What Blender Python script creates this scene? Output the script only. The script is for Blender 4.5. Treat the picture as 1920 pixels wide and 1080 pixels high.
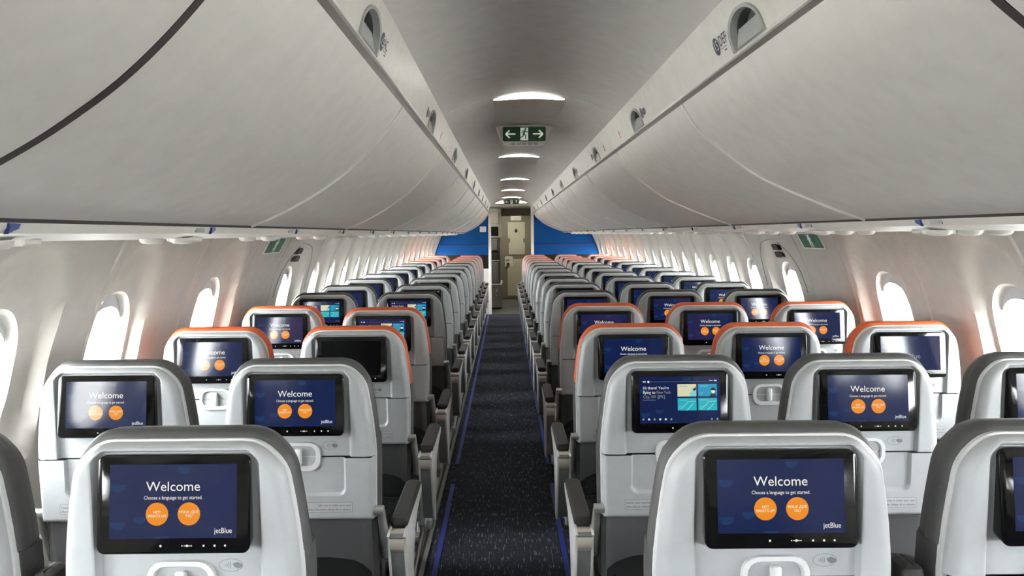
import bpy, math, random
from mathutils import Vector, Matrix
random.seed(7)
for o in list(bpy.data.objects): bpy.data.objects.remove(o)
scene = bpy.context.scene
col = scene.collection
PI = math.pi

# ------------------------------------------------------------------ camera
CAMZ = 1.50
cam_d = bpy.data.cameras.new('camera'); cam = bpy.data.objects.new('camera', cam_d); col.objects.link(cam)
cam.location = (0, 0, CAMZ); cam.rotation_euler = (PI/2, math.radians(0.5), 0)
cam_d.sensor_width = 36; cam_d.lens = 27.0
cam_d.shift_x = 12/1920; cam_d.shift_y = -102/1920
cam_d.clip_start = 0.02; cam_d.clip_end = 200
scene.camera = cam
# ------------------------------------------------------------------ world, exposure
W = bpy.data.worlds.new('sky'); scene.world = W; W.use_nodes = True
bg = W.node_tree.nodes['Background']; bg.inputs['Color'].default_value = (0.94, 0.97, 1.0, 1); bg.inputs['Strength'].default_value = 42.0
CEIL_LIGHT = 25.0
COVE_LIGHT = 9.0
scene.view_settings.view_transform = 'Standard'; scene.view_settings.look = 'None'
scene.view_settings.exposure = 0.42; scene.view_settings.gamma = 1.0
scene.view_settings.use_curve_mapping = False

# ------------------------------------------------------------------ materials
def mat(name, c, rough=0.5, metal=0.0, spec=0.5, emit=None, es=0.0, var=0.04, vscale=18.0, bump=0.0, bscale=300.0, coat=0.0, stretch=None):
    m = bpy.data.materials.new(name); m.use_nodes = True
    nt = m.node_tree; b = nt.nodes['Principled BSDF']
    b.inputs['Roughness'].default_value = rough; b.inputs['Metallic'].default_value = metal
    b.inputs['Specular IOR Level'].default_value = spec
    b.inputs['Coat Weight'].default_value = coat; b.inputs['Coat Roughness'].default_value = 0.05
    tc = nt.nodes.new('ShaderNodeTexCoord')
    nz = nt.nodes.new('ShaderNodeTexNoise'); nz.inputs['Scale'].default_value = vscale; nz.inputs['Detail'].default_value = 3
    nt.links.new(tc.outputs['Object'], nz.inputs['Vector'])
    rp = nt.nodes.new('ShaderNodeValToRGB')
    rp.color_ramp.elements[0].position = 0.3; rp.color_ramp.elements[1].position = 0.7
    rp.color_ramp.elements[0].color = tuple(max(0, x*(1-var)) for x in c)+(1,)
    rp.color_ramp.elements[1].color = tuple(min(1, x*(1+var)) for x in c)+(1,)
    nt.links.new(nz.outputs['Fac'], rp.inputs['Fac']); nt.links.new(rp.outputs['Color'], b.inputs['Base Color'])
    if bump > 0:
        n2 = nt.nodes.new('ShaderNodeTexNoise'); n2.inputs['Scale'].default_value = bscale; n2.inputs['Detail'].default_value = 2
        nt.links.new(tc.outputs['Object'], n2.inputs['Vector'])
        bp = nt.nodes.new('ShaderNodeBump'); bp.inputs['Strength'].default_value = bump; bp.inputs['Distance'].default_value = 0.002
        nt.links.new(n2.outputs['Fac'], bp.inputs['Height']); nt.links.new(bp.outputs['Normal'], b.inputs['Normal'])
    if emit:
        b.inputs['Emission Color'].default_value = emit+(1,); b.inputs['Emission Strength'].default_value = es
    return m
M = {}
M['bin'] = mat('bin_white', (0.74, 0.715, 0.66), 0.42, bump=0.06, bscale=500)
M['fascia'] = mat('fascia_white', (0.76, 0.74, 0.68), 0.42)
M['edge'] = mat('edge_white', (0.9, 0.88, 0.83), 0.35)
M['strip'] = mat('strip_grey', (0.10, 0.092, 0.082), 0.5)
M['dark'] = mat('gap_dark', (0.025, 0.02, 0.018), 0.7)
M['ceil'] = mat('ceiling_white', (0.78, 0.765, 0.715), 0.5)
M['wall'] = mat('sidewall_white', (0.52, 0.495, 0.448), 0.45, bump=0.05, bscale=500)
M['reveal'] = mat('reveal_white', (0.8, 0.78, 0.73), 0.4)
M['latch'] = mat('latch_grey', (0.25, 0.255, 0.24), 0.42)
M['paddle'] = mat('paddle_grey', (0.36, 0.365, 0.355), 0.38)
M['latchdark'] = mat('latch_dark', (0.075, 0.08, 0.07), 0.6)
M['shell'] = mat('seat_shell', (0.375, 0.388, 0.388), 0.42, bump=0.08, bscale=700)
M['rim'] = mat('edge_highlight_and_latch', (0.62, 0.63, 0.62), 0.35)  # near-white: window light on the shell edge put into colour; latch parts share it
M['lthr'] = mat('grey_leather', (0.052, 0.052, 0.050), 0.55, bump=0.15, bscale=350, var=0.1)
M['orange'] = mat('orange_leather', (0.50, 0.085, 0.018), 0.5, bump=0.12, bscale=350)
M['fabric'] = mat('dark_fabric', (0.055, 0.055, 0.056), 0.6, bump=0.2, bscale=400)
M['black'] = mat('black_leather', (0.010, 0.010, 0.010), 0.35, bump=0.2, bscale=60, var=0.2)
M['pad'] = mat('arm_pad', (0.022, 0.021, 0.020), 0.6, bump=0.1)
M['champ'] = mat('champagne_metal', (0.56, 0.51, 0.44), 0.35, metal=0.3)
M['metal'] = mat('brushed_metal', (0.55, 0.54, 0.52), 0.35, metal=0.8)
M['armw'] = mat('arm_white', (0.66, 0.66, 0.64), 0.4)
M['armg'] = mat('arm_grey', (0.20, 0.205, 0.205), 0.45)
M['bezel'] = mat('bezel_black', (0.003, 0.003, 0.003), 0.10, spec=0.28)
M['navy'] = mat('screen_navy', (0.003, 0.003, 0.003), 0.1, spec=0.34, emit=(0.0035, 0.0095, 0.050), es=1.0)
M['navy2'] = mat('screen_navy_shape', (0.003, 0.003, 0.003), 0.1, spec=0.34, emit=(0.005, 0.025, 0.085), es=1.0)
M['sblack'] = mat('screen_off', (0.003, 0.003, 0.003), 0.1, spec=0.34)
M['swhite'] = mat('screen_white', (0.003, 0.003, 0.003), 0.1, spec=0.34, emit=(0.95, 0.95, 0.85), es=0.66)
M['sgrey'] = mat('screen_grey', (0.003, 0.003, 0.003), 0.1, spec=0.34, emit=(0.42, 0.47, 0.5), es=0.5)
M['sor'] = mat('screen_orange', (0.003, 0.003, 0.003), 0.1, spec=0.34, emit=(0.98, 0.32, 0.012), es=0.62)
M['scream'] = mat('screen_cream', (0.003, 0.003, 0.003), 0.1, spec=0.34, emit=(0.85, 0.83, 0.55), es=0.6)
M['steal'] = mat('screen_teal', (0.003, 0.003, 0.003), 0.1, spec=0.34, emit=(0.02, 0.52, 0.62), es=0.6)
M['scyan'] = mat('screen_blue', (0.003, 0.003, 0.003), 0.1, spec=0.34, emit=(0.02, 0.36, 0.6), es=0.6)
M['steal2'] = mat('screen_teal_pale', (0.003, 0.003, 0.003), 0.1, spec=0.34, emit=(0.3, 0.75, 0.75), es=0.6)
M['icon'] = mat('print_grey', (0.16, 0.165, 0.165), 0.5)
M['placard'] = mat('placard', (0.42, 0.43, 0.43), 0.4)
M['print'] = mat('print_black', (0.02, 0.02, 0.025), 0.5)
M['navyprint'] = mat('print_navy', (0.012, 0.014, 0.05), 0.5)
M['redprint'] = mat('print_red', (0.6, 0.14, 0.07), 0.5)
M['whiteprint'] = mat('print_white', (0.85, 0.85, 0.83), 0.5)
M['blueclip'] = mat('clip_blue', (0.012, 0.03, 0.16), 0.4)
M['tag'] = mat('tag_grey', (0.33, 0.33, 0.31), 0.5)
M['chrome'] = mat('chrome', (0.75, 0.75, 0.74), 0.15, metal=0.9)
M['lamp'] = mat('lamp_lens', (0.8, 0.8, 0.78), 0.3, emit=(1.0, 0.97, 0.9), es=CEIL_LIGHT)
M['cove'] = mat('cove_led', (0.8, 0.8, 0.78), 0.3, emit=(1.0, 0.95, 0.86), es=COVE_LIGHT)
M['galleyfill'] = mat('galley_fill', (0.8, 0.8, 0.78), 0.3, emit=(1.0, 0.95, 0.82), es=9.0)  # glow of the two added fill lights that brighten the galley
M['header'] = mat('header_beige', (0.30, 0.28, 0.21), 0.5)
M['signw'] = mat('sign_white', (0.88, 0.87, 0.83), 0.4)
M['green'] = mat('sign_green', (0.004, 0.045, 0.016), 0.35, emit=(0.01, 0.10, 0.035), es=0.05)
M['signp'] = mat('sign_pale', (0.75, 0.8, 0.72), 0.4, emit=(0.7, 0.78, 0.68), es=0.3)
M['greend'] = mat('sign_green_plate', (0.015, 0.13, 0.055), 0.4)
M['blue'] = mat('bulkhead_blue', (0.0008, 0.05, 0.19), 0.7, spec=0.15)
M['blued'] = mat('bulkhead_blue_trim', (0.003, 0.02, 0.13), 0.5)
M['bdark'] = mat('bulkhead_dark', (0.008, 0.007, 0.007), 0.6, spec=0.2)
M['olive'] = mat('door_surround', (0.20, 0.182, 0.132), 0.5)
M['beige'] = mat('door_panel', (0.50, 0.475, 0.36), 0.45)
M['cream'] = mat('galley_cream', (0.66, 0.63, 0.52), 0.45)
M['galley'] = mat('galley_grey', (0.27, 0.28, 0.24), 0.45)
M['galfloor'] = mat('galley_floor', (0.10, 0.10, 0.085), 0.6)
M['stripblue'] = mat('path_blue', (0.018, 0.035, 0.24), 0.5)
M['track'] = mat('track_metal', (0.30, 0.29, 0.27), 0.45, metal=0.5)
M['apron'] = mat('apron', (0.5, 0.49, 0.46), 0.9)

def carpet():
    m = mat('carpet', (0.030, 0.032, 0.041), 0.95, var=0.25, vscale=60)
    nt = m.node_tree; b = nt.nodes['Principled BSDF']
    b.inputs['Specular IOR Level'].default_value = 0.1
    src = b.inputs['Base Color'].links[0].from_socket
    tc = nt.nodes.new('ShaderNodeTexCoord'); mp = nt.nodes.new('ShaderNodeMapping')
    mp.inputs['Scale'].default_value = (150, 14, 1)
    nt.links.new(tc.outputs['Object'], mp.inputs['Vector'])
    n = nt.nodes.new('ShaderNodeTexNoise'); n.inputs['Scale'].default_value = 1.0; n.inputs['Detail'].default_value = 1
    nt.links.new(mp.outputs['Vector'], n.inputs['Vector'])
    r = nt.nodes.new('ShaderNodeValToRGB'); r.color_ramp.elements[0].position = 0.60; r.color_ramp.elements[1].position = 0.72
    nt.links.new(n.outputs['Fac'], r.inputs['Fac'])
    mx = nt.nodes.new('ShaderNodeMix'); mx.data_type = 'RGBA'
    nt.links.new(r.outputs['Color'], mx.inputs['Factor']); nt.links.new(src, mx.inputs['A'])
    mx.inputs['B'].default_value = (0.17, 0.175, 0.18, 1)
    nt.links.new(mx.outputs['Result'], b.inputs['Base Color'])
    return m
M['carpet'] = carpet()
def mesh_fabric():
    m = mat('pocket_mesh', (0.012, 0.012, 0.012), 0.6)
    nt = m.node_tree; b = nt.nodes['Principled BSDF']
    tc = nt.nodes.new('ShaderNodeTexCoord'); v = nt.nodes.new('ShaderNodeTexVoronoi'); v.inputs['Scale'].default_value = 110
    nt.links.new(tc.outputs['Object'], v.inputs['Vector'])
    r = nt.nodes.new('ShaderNodeValToRGB'); r.color_ramp.elements[0].color = (0.001, 0.001, 0.001, 1); r.color_ramp.elements[1].color = (0.03, 0.03, 0.03, 1)
    r.color_ramp.elements[0].position = 0.25; r.color_ramp.elements[1].position = 0.5
    nt.links.new(v.outputs['Distance'], r.inputs['Fac']); nt.links.new(r.outputs['Color'], b.inputs['Base Color'])
    return m
M['mesh'] = mesh_fabric()
def glass():
    m = bpy.data.materials.new('window_glass'); m.use_nodes = True; nt = m.node_tree
    nt.nodes.remove(nt.nodes['Principled BSDF']); out = nt.nodes['Material Output']
    t = nt.nodes.new('ShaderNodeBsdfTransparent'); t.inputs['Color'].default_value = (0.97, 0.98, 0.98, 1)
    g = nt.nodes.new('ShaderNodeBsdfGlossy'); g.inputs['Roughness'].default_value = 0.05
    mx = nt.nodes.new('ShaderNodeMixShader')
    mx.inputs[0].default_value = 0.03; nt.links.new(t.outputs[0], mx.inputs[1]); nt.links.new(g.outputs[0], mx.inputs[2])
    nt.links.new(mx.outputs[0], out.inputs['Surface'])
    return m
M['glass'] = glass()

# ------------------------------------------------------------------ mesh helpers
class MB:
    def __init__(s): s.v = []; s.f = []; s.m = []; s.mats = []
    def mi(s, name):
        if name not in s.mats: s.mats.append(name)
        return s.mats.index(name)
    def add(s, vs, fs, m='shell', T=None):
        b = len(s.v); k = s.mi(m)
        for p in vs:
            p = Vector(p)
            s.v.append(tuple(T @ p) if T is not None else tuple(p))
        for f in fs: s.f.append([b+i for i in f]); s.m.append(k)
        return s
    def box(s, x0, x1, y0, y1, z0, z1, m, T=None, bev=0.0):
        if bev <= 0:
            vs = [(x, y, z) for x in (x0, x1) for y in (y0, y1) for z in (z0, z1)]
            fs = [(0,1,3,2),(4,6,7,5),(0,4,5,1),(2,3,7,6),(0,2,6,4),(1,5,7,3)]
            return s.add(vs, fs, m, T)
        # chamfered box: each corner gets 3 verts
        vs = []; idx = {}
        X = (x0, x1); Y = (y0, y1); Z = (z0, z1)
        for i in (0,1):
            for j in (0,1):
                for k in (0,1):
                    sx = bev if i == 0 else -bev; sy = bev if j == 0 else -bev; sz = bev if k == 0 else -bev
                    idx[i,j,k] = len(vs)
                    vs += [(X[i], Y[j]+sy, Z[k]+sz), (X[i]+sx, Y[j], Z[k]+sz), (X[i]+sx, Y[j]+sy, Z[k])]
        fs = []
        for i in (0,1): fs.append([idx[i,a,b] for a, b in ((0,0),(0,1),(1,1),(1,0))])
        for j in (0,1): fs.append([idx[a,j,b]+1 for a, b in ((0,0),(0,1),(1,1),(1,0))])
        for k in (0,1): fs.append([idx[a,b,k]+2 for a, b in ((0,0),(0,1),(1,1),(1,0))])
        for j in (0,1):
            for k in (0,1): fs.append([idx[0,j,k]+1, idx[1,j,k]+1, idx[1,j,k]+2, idx[0,j,k]+2])
        for i in (0,1):
            for k in (0,1): fs.append([idx[i,0,k], idx[i,1,k], idx[i,1,k]+2, idx[i,0,k]+2])
        for i in (0,1):
            for j in (0,1): fs.append([idx[i,j,0], idx[i,j,1], idx[i,j,1]+1, idx[i,j,0]+1])
        for c in idx.values(): fs.append([c, c+1, c+2])
        return s.add(vs, fs, m, T)
    def prism(s, pts, d0, d1, m, T=None, cap=True):   # polygon in (a,b); extruded along third axis: point = (a,b,d)
        n = len(pts)
        vs = [(a, b, d0) for a, b in pts]+[(a, b, d1) for a, b in pts]
        fs = [(i, (i+1) % n, n+(i+1) % n, n+i) for i in range(n)]
        if cap: fs += [list(range(n-1, -1, -1)), list(range(n, 2*n))]
        return s.add(vs, fs, m, T)
    def flat(s, pts, d, m, T=None):
        return s.add([(a, b, d) for a, b in pts], [list(range(len(pts)))], m, T)
    def tube(s, p0, p1, r, m, n=10, r1=None):
        p0 = Vector(p0); p1 = Vector(p1); d = (p1-p0).normalized()
        a = d.orthogonal().normalized(); b = d.cross(a); r1 = r if r1 is None else r1
        vs = [p0+r*(math.cos(t)*a+math.sin(t)*b) for t in [2*PI*i/n for i in range(n)]]
        vs += [p1+r1*(math.cos(t)*a+math.sin(t)*b) for t in [2*PI*i/n for i in range(n)]]
        fs = [(i, (i+1) % n, n+(i+1) % n, n+i) for i in range(n)]+[list(range(n-1, -1, -1)), list(range(n, 2*n))]
        return s.add(vs, fs, m)
    def mesh(s, name, smooth=None):
        me = bpy.data.meshes.new(name); me.from_pydata(s.v, [], s.f)
        for n in s.mats: me.materials.append(M[n])
        me.polygons.foreach_set('material_index', s.m)
        import bmesh
        bm = bmesh.new(); bm.from_mesh(me); bmesh.ops.recalc_face_normals(bm, faces=bm.faces) if smooth != 'raw' else None
        bm.to_mesh(me); bm.free()
        if smooth and smooth != 'raw':
            for p in me.polygons: p.use_smooth = True
            me.set_sharp_from_angle(angle=math.radians(smooth))
        me.update(); return me
def link(name, me, parent=None, loc=None):
    o = bpy.data.objects.new(name, me); col.objects.link(o)
    if parent: o.parent = parent
    if loc: o.location = loc
    return o
def tag(o, label, cat=None, group=None, kind=None):
    o['label'] = label
    if cat: o['category'] = cat
    if group: o['group'] = group
    if kind: o['kind'] = kind
    return o
def empty(name, loc, label, cat, group=None, kind=None):
    o = bpy.data.objects.new(name, None); col.objects.link(o); o.location = loc
    o.empty_display_size = 0.1
    return tag(o, label, cat, group, kind)
_text = {}
def text_mesh(body, size=1.0, align='CENTER'):
    k = (body, align)
    if k not in _text:
        c = bpy.data.curves.new('t', 'FONT'); c.body = body; c.size = 1.0; c.align_x = align; c.align_y = 'CENTER'
        c.resolution_u = 3
        o = bpy.data.objects.new('t', c); col.objects.link(o)
        dg = bpy.context.evaluated_depsgraph_get(); dg.update()
        me = bpy.data.meshes.new_from_object(o.evaluated_get(dg))
        _text[k] = ([tuple(v.co) for v in me.vertices], [tuple(p.vertices) for p in me.polygons])
        bpy.data.objects.remove(o); bpy.data.curves.remove(c); bpy.data.meshes.remove(me)
    vs, fs = _text[k]
    return [(x*size, y*size) for x, y, z in vs], fs
def add_text(mb, body, size, a, b, d, m, align='CENTER', T=None):
    vs, fs = text_mesh(body, size, align)
    mb.add([(x+a, y+b, d) for x, y in vs], fs, m, T)
def circle(a, b, r, n=24, ry=None): return [(a+r*math.cos(2*PI*i/n), b+(ry or r)*math.sin(2*PI*i/n)) for i in range(n)]
def rrect(a0, a1, b0, b1, r, n=5):
    pts = []
    for cx, cy, t0 in ((a1-r, b1-r, 0), (a0+r, b1-r, PI/2), (a0+r, b0+r, PI), (a1-r, b0+r, 1.5*PI)):
        for i in range(n+1):
            t = t0+PI/2*i/n; pts.append((cx+r*math.cos(t), cy+r*math.sin(t)))
    return pts
def thick(mb, p, q, w, d, m, T=None):
    dx, dy = q[0]-p[0], q[1]-p[1]; l = math.hypot(dx, dy); nx, ny = -dy/l*w/2, dx/l*w/2
    mb.flat([(p[0]+nx, p[1]+ny), (p[0]-nx, p[1]-ny), (q[0]-nx, q[1]-ny), (q[0]+nx, q[1]+ny)], d, m, T)
def running_man(mb, cx, cy, h, d, m, T=None):
    P = lambda x, y: (cx+x*h, cy+y*h)
    mb.flat(circle(cx+0.10*h, cy+0.40*h, 0.085*h, 12), d, m, T)
    for a, b, w in [((0.06,0.30),(-0.06,0.0),0.15), ((0.06,0.27),(0.22,0.14),0.06), ((0.22,0.14),(0.30,0.22),0.055), ((0.02,0.28),(-0.16,0.22),0.06),
                    ((-0.16,0.22),(-0.20,0.06),0.055), ((-0.04,0.02),(0.12,-0.14),0.09), ((0.12,-0.14),(0.10,-0.40),0.075), ((-0.07,0.02),(-0.12,-0.22),0.09), ((-0.12,-0.22),(-0.32,-0.26),0.07)]:
        thick(mb, P(*a), P(*b), w*h, d, m, T)
def holed(mb, a0, a1, b0, b1, hole, mapf, m, rings, extra=()):
    """rectangle a0..a1 x b0..b1 with a hole (fn angle->(a,b) about its centre ca,cb), in rings from hole to rectangle; mapf(a,b)->xyz"""
    ca, cb, hf = hole
    ang = [2*PI*i/56 for i in range(56)]+[t % (2*PI) for t in extra]
    for x in (a0, a1):
        for y in (b0, b1): ang.append(math.atan2(y-cb, x-ca) % (2*PI))
    ang = sorted(set(round(t, 6) for t in ang)); n = len(ang)
    loops = []
    for k in rings:
        L = []
        for t in ang:
            c, s_ = math.cos(t), math.sin(t)
            tx = ((a1-ca)/c if c > 1e-9 else (a0-ca)/c if c < -1e-9 else 1e9); ty = ((b1-cb)/s_ if s_ > 1e-9 else (b0-cb)/s_ if s_ < -1e-9 else 1e9)
            r1 = min(tx, ty); r0 = hf(t); r = r0+(r1-r0)*k
            L.append(mapf(ca+r*c, cb+r*s_))
        loops.append(L)
    vs = [p for L in loops for p in L]
    fs = [(j*n+i, j*n+(i+1) % n, (j+1)*n+(i+1) % n, (j+1)*n+i) for j in range(len(loops)-1) for i in range(n)]
    mb.add(vs, fs, m)
def interp(tab, x):
    if x <= tab[0][0]: return tab[0][1]
    for (x0, y0), (x1, y1) in zip(tab, tab[1:]):
        if x <= x1: return y0+(y1-y0)*(x-x0)/(x1-x0)
    return tab[-1][1]
def sstep(e0, e1, x):
    t = max(0, min(1, (x-e0)/(e1-e0))); return t*t*(3-2*t)
def smooth_poly(pts, sub=4):   # catmull-rom through points
    out = []
    P = [pts[0]]+list(pts)+[pts[-1]]
    for i in range(1, len(P)-2):
        for k in range(sub):
            t = k/sub
            q = []
            for d in range(2):
                p0, p1, p2, p3 = P[i-1][d], P[i][d], P[i+1][d], P[i+2][d]
                q.append(0.5*((2*p1)+(-p0+p2)*t+(2*p0-5*p1+4*p2-p3)*t*t+(-p0+3*p1-3*p2+p3)*t**3))
            out.append(tuple(q))
    out.append(pts[-1]); return out

ordn = ['first', 'second', 'third', 'fourth', 'fifth', 'sixth', 'seventh', 'eighth', 'ninth', 'tenth', 'eleventh', 'twelfth', 'thirteenth', 'fourteenth', 'fifteenth', 'sixteenth', 'seventeenth']
Y0, YB, YF = -2.6, 14.30, 17.6      # rear end of what is built, cabin divider, front wall
CX = 0.21
# ================================================================== STRUCTURE
# ---- floor
mb = MB(); mb.box(-1.6, 2.0, Y0, YB+0.1, -0.05, 0, 'carpet'); fl = link('floor', mb.mesh('floor')); tag(fl, 'dark charcoal flecked carpet floor along the aisle', 'floor', kind='structure')
mb = MB(); mb.box(-1.6, 2.0, YB+0.1, YF+0.1, -0.05, 0.002, 'galfloor'); mb.box(-0.33, 0.52, YB+0.06, YB+0.10, 0, 0.008, 'metal')
o = link('floor', mb.mesh('floor_front')); tag(o, 'plain grey vinyl floor of the front galley with metal threshold', 'floor', kind='structure')
n = 0
for x, side in ((-0.327, 'left'), (0.262, 'right')):
    for ya, yb, w in ((Y0, 4.60, 'near stretch of'), (4.98, YB, 'far stretch of')):
        n += 1; mb = MB(); mb.box(x-0.012, x+0.012, ya, yb, 0, 0.004, 'stripblue')
        if ya > 4: mb.box(x-0.012 if side == 'right' else x-0.05, x+0.05 if side == 'right' else x+0.012, ya, ya+0.02, 0, 0.004, 'stripblue')
        o = link('trim_%d' % n, mb.mesh('trim')); tag(o, '%s blue floor path strip on the %s side of the aisle' % (w, side), 'floor strip', kind='structure')
for x, side in ((-0.40, 'left'), (0.335, 'right')):
    n += 1; mb = MB(); mb.box(x-0.025, x+0.025, Y0, YB-0.1, 0, 0.012, 'track'); mb.box(x-0.006, x+0.006, Y0, YB-0.1, 0.012, 0.016, 'dark')
    o = link('trim_%d' % n, mb.mesh('trim')); tag(o, 'metal seat track in the floor under the %s aisle seats' % side, 'floor track', kind='structure')

# ---- side walls
PROF = [(0.0, -1.33), (0.12, -1.36), (0.35, -1.45), (0.55, -1.48), (0.75, -1.485), (0.95, -1.465), (1.12, -1.43), (1.27, -1.385), (1.40, -1.33), (1.52, -1.262)]
def wall_x(side, y, z):
    x = interp(PROF, z)-CX
    # rounder interpolation
    h = 0.03; x = (interp(PROF, z-h)+2*interp(PROF, z)+interp(PROF, z+h))/4-CX
    if y > 9.8: x *= 1-0.07*((y-9.8)/4.5)**1.5
    return CX+x if side < 0 else CX-x
WINZ, WHW, WHH = 1.085, 0.152, 0.215
def win_r(t, hw=WHW, hh=WHH, e=2.4):
    c, s = abs(math.cos(t)), abs(math.sin(t)); return 1/((c/hw)**e+(s/hh)**e)**(1/e)
def scallop(y, z, yc, hw):
    a = abs(y-yc)/hw; b = (z-(WINZ+0.02))/(0.39 if z > WINZ else 0.44)
    rho = (a**2.2+abs(b)**2.2)**(1/2.2)
    return 0.044*(1-sstep(0.84, 1.0, rho))+0.012*(1-sstep(0.3, 0.8, rho))
panels = []   # (ya, yb, window centre or None, kind)
seams = [2.58, 3.30, 3.95, 4.53, 5.54]
panels += [(1.87, 2.60, 2.15, 'w'), (2.60, 3.34, 2.82, 'w'), (3.34, 4.05, 3.75, 'w'), (4.05, 4.60, None, 's'), (4.60, 5.54, 5.06, 'e')]
y = 1.87
while y > Y0+0.3: panels.append((y-0.545, y, y-0.272, 'w')); y -= 0.545
YLO = y
y = 5.54
while y+0.545 < YB+0.2: panels.append((y, y+0.545, y+0.272, 'w')); y += 0.545
panels.append((y, YF, None, 'p')); panels.sort()
ordw = ordn + ['eighteenth', 'nineteenth', 'twentieth', 'twenty-first', 'twenty-second', 'twenty-third', 'twenty-fourth']
wn = 0
for side, sname in ((-1, 'left'), (1, 'right')):
    root = tag(bpy.data.objects.new('wall_'+sname, None), 'curved off-white cabin side wall on the %s' % sname, 'wall', kind='structure'); col.objects.link(root)
    nv = 0; nb = sum(1 for p in panels if p[2] and p[2] < 2.1)
    for ya, yb, wc, kind in panels:
        mb = MB(); hw = min(0.262, min(wc-ya, yb-wc)-0.008) if wc else 0
        def mp(a, b, ya=ya, yb=yb, wc=wc, hw=hw, side=side):
            x = wall_x(side, a, b); d = scallop(a, b, wc, hw) if wc else 0
            e = min(a-ya, yb-a)
            if e < 0.004: d += 0.007
            return (x+side*d, a, b)
        ZL = 0.62
        if wc:
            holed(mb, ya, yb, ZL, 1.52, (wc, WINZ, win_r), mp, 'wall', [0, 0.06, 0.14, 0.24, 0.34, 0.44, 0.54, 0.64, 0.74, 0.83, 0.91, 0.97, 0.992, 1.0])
        else:
            A = [ya, ya+0.005]+[ya+(yb-ya)*i/6 for i in range(1, 6)]+[yb-0.005, yb]; B = [ZL+(1.52-ZL)*i/12 for i in range(13)]
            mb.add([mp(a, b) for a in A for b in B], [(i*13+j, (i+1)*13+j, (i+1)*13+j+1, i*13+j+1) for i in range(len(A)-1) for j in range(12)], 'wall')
        link('wall_panel', mb.mesh('wall_panel', 35), root)
        mb = MB(); A = [ya, ya+0.005, yb-0.005, yb]; B = [ZL*i/6 for i in range(7)]
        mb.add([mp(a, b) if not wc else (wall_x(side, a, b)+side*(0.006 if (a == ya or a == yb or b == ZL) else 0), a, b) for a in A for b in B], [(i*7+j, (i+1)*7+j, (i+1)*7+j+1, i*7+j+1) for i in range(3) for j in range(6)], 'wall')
        link('dado_panel', mb.mesh('dado_panel', 35), root)
        if kind == 'e':    # overwing hatch: two dark grip slots above the window
            mb = MB()
            for zz in (1.345, 1.395):
                mb.add([(wall_x(side, wc+dy, zz+dz)+side*(0.024+dd), wc+dy, zz+dz) for dd in (-0.004, 0.03) for dy, dz in ((-0.055, -0.012), (-0.035, -0.019), (0.05, -0.017), (0.055, 0.012), (0.02, 0.021), (-0.05, 0.014))],
                       [(0,1,2,3,4,5), (6,7,8,9,10,11)]+[(i, (i+1) % 6, 6+(i+1) % 6, 6+i) for i in range(6)], 'dark')
            link('grip_slot', mb.mesh('grip_slot'), root)
            mb = MB(); N = 40; loop = []   # hatch outline groove: slightly proud dark bead
            for i in range(N+1):
                t = PI*i/N; a = wc+0.36*math.cos(t); b = 1.12+0.33*math.sin(t)**0.8
                loop.append((a, b))
            for (a, b), (a2, b2) in zip(loop, loop[1:]):
                mb.tube((mp(a, b)[0]-side*0.0005, a, b), (mp(a2, b2)[0]-side*0.0005, a2, b2), 0.0022, 'strip', 5)
            link('hatch_seam', mb.mesh('hatch_seam'), root)
        if wc:
            wn += 1; mb = MB(); N = 56
            ts = [2*PI*i/N for i in range(N)]; lp = []
            for k, (sc, dd) in enumerate(((1.0, 0), (0.988, 0.004), (0.965, 0.018), (0.945, 0.032), (0.925, 0.034))):
                L = []
                for t in ts:
                    r = win_r(t); r2 = r*sc
                    a, b = wc+r2*math.cos(t), WINZ+r2*math.sin(t); a0, b0 = wc+r*math.cos(t), WINZ+r*math.sin(t)
                    L.append((mp(a0, b0)[0]+side*dd+(wall_x(side, a, b)-wall_x(side, a0, b0)), a, b))
                lp.append(L)
            vs = [p for L in lp for p in L]
            mb.add(vs, [(j*N+i, j*N+(i+1) % N, (j+1)*N+(i+1) % N, (j+1)*N+i) for j in range(len(lp)-1) for i in range(N)], 'reveal')
            w = link('window_%d' % wn, mb.mesh('window_reveal', 40))
            if wc > 2.1: wl = '%s one ahead of the camera%s' % (ordw[nv], ', in the exit hatch' if kind == 'e' else ''); nv += 1
            else: wl = 'beside or behind the camera, %s before the first one in view' % ordw[nb-1]; nb -= 1
            tag(w, 'oval cabin window in the %s wall, %s' % (sname, wl), 'window', kind='structure')
            mb = MB(); mb.add(lp[-1], [list(range(N))], 'glass'); link('pane', mb.mesh('pane'), w)
            # edge of the raised shade at the top of the opening
            mb = MB(); tt = [i for i, t in enumerate(ts) if 0.62 < t < PI-0.62]
            top = [lp[3][i] for i in tt]; zc = min(p[2] for p in top)-0.004
            nn = len(top); vs = top+[(p[0]*1.0, p[1], max(zc, p[2]-0.045)) for p in top]
            mb.add(vs, [(i, i+1, nn+i+1, nn+i) for i in range(nn-1)], 'placard'); link('window_shade', mb.mesh('window_shade'), w)

# crown above the bins (hidden shell that closes the tube), rear and front ends
mb = MB(); cr = []
for i in range(25):
    t = PI*i/24; cr.append((CX-1.50*math.cos(t), 1.50+0.95*math.sin(t)))
mb.add([(x, yy, z) for yy in (Y0, YF+0.1) for x, z in cr], [(i, i+1, 26+i, 25+i) for i in range(24)], 'strip')
o = link('ceiling', mb.mesh('crown')); tag(o, 'dark fuselage crown hidden above the bins', 'ceiling', kind='structure')
mb = MB(); mb.box(-1.7, 2.1, Y0-0.1, YLO+0.003, -0.05, 2.5, 'wall'); o = link('wall_rear', mb.mesh('wall_rear')); tag(o, 'plain rear cabin partition behind the camera', 'wall', kind='structure')

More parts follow.
